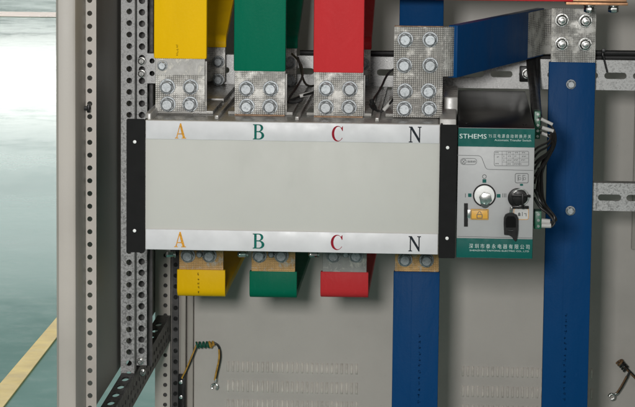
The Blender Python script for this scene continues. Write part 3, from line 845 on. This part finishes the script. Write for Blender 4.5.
# key switch
kc = P(517.6, 197.6, 0); r = 10*S
ks = build('key_switch', cyl(kc+Vector((0, -.004, 0)), (0, -1, 0), r*.98, .008, 40, bv=.0015), BLACK, K)
build('switch_barrel', cyl(kc+Vector((.002, -.012, .001)), (0, -1, 0), r*.72, .009, 32, bv=.0012), BLACK, ks)
build('switch_ring', flat([circ(kc.x+.004, kc.z+.002, r*.86, 32), circ(kc.x+.004, kc.z+.002, r*.76, 32)], -.0095, .0015), CHROME, ks)
a, b = P(511, 195.4, 0), P(530, 193.0, 0)
build('turn_bar', box(a.x, b.x, -.020, -.0165, a.z, b.z, .0008), BLACK, ks)
a, b = P(521, 207, 0), P(523.6, 192, 0)
build('turn_bar', box(a.x, b.x, -.0225, -.0205, a.z, b.z, .0008), BLACK, ks)
a, b = P(511.5, 207.6, 0), P(528.5, 205, 0)
build('turn_bar', box(a.x, b.x, -.012, -.008, a.z, b.z, .0008), BLACK, ks)
# hanging key
ky = empty('key', P(511, 213, -.012), 'black plastic headed key hanging below the round key switch', 'key')
def kp(pl): return [(P(u, v, -.012).x, P(u, v, -.012).z) for u, v in pl]
body = [(504, 234.4), (503.6, 224), (503.8, 217.6), (505.4, 214.2), (508.6, 212.8), (513, 212.8), (516.6, 214.6), (518.2, 218), (518.2, 229.6), (517.6, 235.6), (516.4, 239.8), (515.2, 241.2), (513.6, 239.6), (511.8, 236.6), (508.6, 234.8)]
hole = [(508, 230.2), (513, 229.8), (513, 230.9), (508, 231.2)]
bm = flat([kp(body), kp(hole)], -.016, .006); 
build('key_head', bm, BLACK, ky)
bm = flat([kp([(505.8, 218.2), (507.6, 215.8), (513.6, 215.8), (515.8, 218.2), (515.8, 227), (505.8, 227)])], -.0172, .0011); build('head_inlay', bm, BLACKG, ky)
build('key_shank', tube([P(510.6, 213, -.012), P(510.8, 210, -.013), P(511.4, 207.2, -.012)], .0022), CHROME, ky)

# ------------------------------------------------------------------ terminals and wiring right of the controller
for (ua, ub, va, vb, yy, lab) in ((533.8, 540.6, 111.5, 139, .20, 'green plug terminal on the upper right edge of the controller'),
                                  (533.9, 541.6, 211.4, 229.0, .06, 'green plug terminal low on the right edge of the controller')):
    a, b = P(ua, vb, yy), P(ub, va, yy)
    o = empty('plug_terminal', ((a.x+b.x)/2, yy, a.z), lab, 'terminal')
    build('block', box(a.x, b.x, yy, yy+.03, a.z, b.z, .001), TERM, o)
    n = 5 if vb-va > 20 else 3
    for k in range(n):
        z = a.z+(b.z-a.z)*(k+.5)/n
        build('clamp_screw', cyl(Vector(((a.x+b.x)/2+.001, yy-.0008, z)), (0, -1, 0), .0022, .002, 10), CHROME, o)
def wire(name, pts, r, m, label, group=None, tags=(), cat='wire'):
    pp = [P(*p) for p in pts]
    o = empty(name, pp[0], label, cat, group)
    build('insulation', tube(pp, r), m, o)
    for (ua, va, ub, vb, yy, rr) in tags:
        build('marker_sleeve', tube([P(ua, va, yy), P(ub, vb, yy)], rr, smoothc=False), TAGM, o)
    return o
CG = 'black control wires beside the controller'
wire('control_wire', [(538, 118, .2), (546, 121, .2), (554, 127, .2), (556.5, 140, .2), (553.5, 149, .19), (547, 160, .18), (542, 170, .17), (540, 188, .15), (541, 203, .12), (547, 213, .08), (553, 218, .06), (554, 222, .055), (550, 222.5, .055)], .0020, WIRE,
     'outermost black control wire with white markers, looping from top to bottom plug', CG, ((541, 119, 552.5, 124.6, .2, .0027), (541.5, 221.0, 550, 221.6, .055, .0040), (541.5, 225.4, 551, 225.6, .052, .0036)))
wire('control_wire', [(539, 128, .19), (548, 129, .19), (555.5, 134, .19), (553, 146, .18), (545, 156, .17), (540, 168, .15), (538, 182, .13), (536.5, 192, .12)], .0020, WIRE,
     'black control wire with a broad white marker below the topmost plug marker', CG, ((542, 127.6, 553.4, 131.3, .19, .0031),))
wire('control_wire', [(535, 163, .10), (539, 158, .11), (547, 154, .13), (552.5, 148, .15), (553.6, 140, .17), (547, 133, .19), (540, 132.5, .19)], .0018, WIRE,
     'black control wire arching up over the middle of the bundle', CG, ((541.5, 133.2, 551, 136.6, .185, .0026),))
wire('control_wire', [(534.6, 150, .08), (539, 146, .10), (546, 144, .14), (551, 140, .16), (551, 134, .18)], .0018, WIRE, 'short black control wire arching highest beside the teal name band', CG)
wire('control_wire', [(535, 176, .09), (538, 170, .10), (545, 163, .12), (551, 152, .14), (553, 142, .16)], .0018, WIRE, 'black control wire fanning out beside the key switch icon', CG)
wire('control_wire', [(534.5, 190, .06), (537, 194, .07), (540, 203, .07), (547, 208, .06), (553, 214, .055), (556, 219, .05), (552, 224, .055)], .0020, WIRE, 'black control wire drooping to the lower plug', CG)
wire('control_wire', [(534.5, 198, .05), (537, 203, .06), (541, 209, .06), (549, 213, .055), (555.5, 222, .05), (551, 225, .055)], .0020, WIRE, 'lowest black control wire curling into the lower white marker', CG)

for pts, lab in (([(534.6, 157, .09), (538, 151.5, .10), (544, 149, .13), (550, 145.5, .155), (554.5, 137, .18), (550, 131.5, .19)], 'black control wire arching just under the topmost arch of the bundle'),
                 ([(534.6, 169, .08), (537, 164, .09), (542, 158.5, .11), (549, 153.5, .14), (554.6, 146, .165), (555.4, 136, .185), (549, 129, .195)], 'black control wire in the middle of the fan beside the ratings table'),
                 ([(534.6, 183, .07), (536.4, 176, .09), (541, 168, .12), (546.5, 160, .15), (551.5, 152, .17), (555.8, 142, .185), (555, 133, .195)], 'black control wire rising steeply beside the key switch'),
                 ([(544.5, 160, .16), (541.5, 172, .15), (542.5, 186, .13), (542.5, 199, .10), (548.5, 209.5, .075), (555.4, 216, .06), (556.4, 220.5, .05)], 'black control wire hanging free down the gap to the lower plug'),
                 ([(538.5, 168, .13), (538, 183, .12), (539.2, 199, .09), (544.5, 209.4, .07), (552, 215.5, .058), (557, 223.6, .05), (550.5, 227.2, .052)], 'black control wire with the widest loop at the lower white marker')):
    wire('control_wire', pts, .0017, WIRE, lab, CG)
# black trunking and cables high up on the right
bm = tube([P(u, v, .63) for u, v in ((300, 56), (372, 57.5), (450, 55), (520, 55.5), (600, 55.8), (700, 56.5))], .0055)
for i, dv in enumerate((-2.6, 2.4)):
    bm = tube([P(u, v+dv, .625+.004*i) for u, v in ((300, 55.5), (372, 56.5), (450, 55.6), (530, 56), (600, 55.2), (700, 56.8))], .0050, bm)
tag(build('cable_bundle', bm, WIRE), 'black cable bundle running level just above the upper slotted rail', 'cable')
cb = empty('cable_drop', P(533, 55, .6), 'black cables dropping past the upper rail left of the tall blue busbar', 'cable')
build('jacket', tube([P(*p) for p in ((531, 50, .60), (530.5, 62, .585), (532, 78, .57), (534.5, 95, .45), (536, 112, .3), (537.5, 122, .22))], .0078), WIRE, cb)
build('jacket', tube([P(*p) for p in ((536, 50, .60), (537, 66, .59), (536, 84, .57), (537, 100, .45), (538.5, 116, .3))], .0062), WIRE, cb)
zt_ = empty('cable_tie', P(604, 60, .6), 'black cable tie with long tail round the cable bundle at far right', 'cable tie')
build('band', tube([P(603, 49.5, .612), P(602.6, 55, .605), P(603, 60.5, .612)], .0022), WIRE, zt_)
build('tail', tube([P(603.4, 56, .606), P(605.2, 64, .603), P(607.4, 72.5, .602)], .0018), WIRE, zt_)
build('head', box(P(601.8, 50, .605).x, P(605.4, 50, .605).x, .598, .606, P(603, 52, .605).z, P(603, 48.4, .605).z, .001), WIRE, zt_)
# clip tail under the upper rail in front of the controller lid
# voltage sensing wires between the bars
SG = 'thin sensing wires on top of the switch'
wire('sensing_wire', [(313.5, 92.5, .14), (306, 94.5, .16), (300, 96.5, .17), (294, 99, .18), (288.5, 101.2, .19), (289.5, 97, .2), (295, 90, .22), (300, 82, .25), (303, 76, .30), (303, 68, .36), (299, 60, .42), (292, 54, .48)], .0018, WIRE,
     'thin black sensing wire with white marker left of the red busbar', SG, ((300, 96, 311, 93.2, .165, .0030),))
wire('sensing_wire', [(298, 58, .40), (301, 70, .36), (303, 80, .32), (306, 85, .28), (310, 86.5, .26), (314, 86, .22), (318, 85, .18)], .0018, WIRE,
     'thin black sensing wire hanging in a loop between green and red busbars', SG)
wire('sensing_wire', [(288.5, 101.4, .185), (293, 103, .18), (298, 101.5, .18), (302, 99, .18)], .0032, WIRE,
     'stubby black wire end lying on the switch beside the green busbar', SG)
wire('sensing_wire', [(393.5, 99, .14), (388, 106, .15), (381.5, 113.4, .145), (376, 110, .15), (371, 106, .16), (374, 98, .18), (379, 92, .22), (383, 84, .26), (386, 76, .30), (391, 70, .34), (398, 67, .38)], .0018, WIRE,
     'thin black sensing wire with white marker left of the eight bolt plate', SG, ((383.6, 110.2, 392.4, 100.4, .147, .0030),))
wire('sensing_wire', [(371.5, 100, .17), (373, 105.5, .165), (376, 108.6, .16), (373.4, 109, .16), (371, 104, .165)], .0036, WIRE,
     'curled black wire end on the switch right of the red busbar', SG)

# ------------------------------------------------------------------ earth wires with spiral
YE = YB-.03
def helix(a, b, r, turns, n=14):
    a, b = Vector(a), Vector(b); d = (b-a); ax = d.normalized(); e1 = ax.cross(Vector((0, 1, 0))).normalized(); e2 = ax.cross(e1)
    return [a+d*(k/(turns*n))+e1*r*math.cos(2*math.pi*k/n)+e2*r*math.sin(2*math.pi*k/n) for k in range(int(turns*n)+1)]
def earth(label, lead, ha, hb, tail, lug, turns, r, group, cols=None):
    wy, wg, wk = cols or (WIRE_Y, WIRE_G, WIRE)
    o = empty('earth_wire', P(*lead[0]), label, 'earth wire', group)
    build('lead', tube([P(*p) for p in lead], .0022), wy, o)
    ld2 = [P(*p)+Vector((.0022, -.0012, .001)) for p in lead]
    build('lead', tube(ld2, .0015), wk, o)
    a, b = P(*ha), P(*hb); n = 14
    build('spiral', tube(helix(a, a+(b-a)*.78, r, turns*.78), .0019, res=2), wg, o)
    build('spiral', tube(helix(a+(b-a)*.74, b, r, max(1, turns*.26)), .0022, res=2), wy, o)
    k = len(tail)//2
    build('tail', tube([P(*p) for p in tail], .0022), wk, o)
    t2 = [P(*p)+Vector((-.002, -.0018, 0)) for p in tail[k-1:]]
    build('tail', tube(t2, .0018), wy, o)
    # crimp barrel and ring lug
    p0, p1 = P(*lug[0]), P(*lug[1]); d = (p1-p0).normalized()
    build('crimp_barrel', tube([p0, p0+(p1-p0)*.45], .0030, smoothc=False), CHROME, o)
    c = p1; rr = .0058
    ring = [c+Vector((rr*math.cos(RAD(t)), 0, rr*math.sin(RAD(t)))) for t in range(0, 361, 20)]
    ang = math.atan2(d.z, d.x)
    ring = [c+Vector((rr*math.cos(ang+RAD(t)), -.001*math.sin(RAD(t)), rr*math.sin(ang+RAD(t)))) for t in range(35, 326, 18)]
    build('fork_lug', tube(ring, .0019), CHROME, o)
    return o
earth('spiralled green and yellow earth wire hanging at the lower left of the back door', [(182, 378, YE), (184.5, 374, YE-.002), (188.5, 365, YE-.006), (193, 354, YE-.008), (196.8, 345, YE-.008), (197.5, 342, YE-.006)],
      (196.5, 345, YE-.006), (214, 344.4, YE-.006), [(213.5, 343, YE-.006), (217.5, 343.4, YE-.006), (220, 349, YE-.005), (220.8, 357, YE-.005), (218.5, 367, YE-.005), (216.8, 374, YE-.005), (215.8, 380, YE-.005)],
      [(216, 378.5, YE-.005), (214.6, 386.5, YE-.006)], 5, .0055, 'earth wires hanging at the back door')
earth('dark earth wire with copper coloured coil at the lower right corner', [(650, 392, YE), (642, 385, YE), (636, 379, YE-.004), (630, 372.5, YE-.006), (625, 367.5, YE-.006)],
      (626, 369, YE-.006), (619, 361, YE-.006), [(630, 371, YE-.012), (627.5, 376, YE-.012), (624, 383, YE-.012), (620.5, 389, YE-.012), (617.5, 393, YE-.012)],
      [(617.8, 392.4, YE-.012), (611.8, 396.6, YE-.012)], 4, .0060, 'earth wires hanging at the back door', (WIRE_B, WIRE, WIRE))

# ------------------------------------------------------------------ light
w = bpy.data.worlds.new('World'); scn.world = w; w.use_nodes = True
bg = w.node_tree.nodes['Background']; bg.inputs[0].default_value = (1.0, .985, .95, 1); bg.inputs[1].default_value = .22
def area(name, loc, target, sx, sy, power, color=(1, 1, 1), spread=180):
    l = bpy.data.lights.new(name, 'AREA'); l.shape = 'RECTANGLE'; l.size = sx; l.size_y = sy; l.energy = power; l.color = color; l.spread = RAD(spread)
    o = bpy.data.objects.new(name, l); COL.objects.link(o); o.location = loc
    o.rotation_euler = (Vector(target)-Vector(loc)).to_track_quat('-Z', 'Y').to_euler(); return o
area('key_lamp', (-.05, -3.9, .66), (-.28, .1, -.04), .24, .24, 11.2, (1, .985, .965), 60)
area('front_fill_lamp', (2.3, -5.2, 1.9), (0, .4, 0), 3.0, 2.2, 36, (1, .99, .97))  # added fill that lifts the cabinet shadows, not a known lamp
area('hall_window_lamp', (-4, 36, ZF+2.4), (-4, 0, ZF+2.4), 16, .9, 145, (1, .97, .93))
area('floor_fill_lamp', (-4, 36, ZF+4.2), (-4, 0, ZF+4.2), 16, 2.4, 75, (.98, 1, .98))  # added to brighten the middle of the floor; no such window known
area('hall_ceiling_lamp', (-4, 14, 6.5), (-4, 14.5, ZF), 9, 24, 1020, (.97, 1, 1))

scn.view_settings.view_transform = 'Standard'; scn.view_settings.look = 'None'
scn.view_settings.gamma = 1; scn.view_settings.exposure = 0; scn.view_settings.use_curve_mapping = False
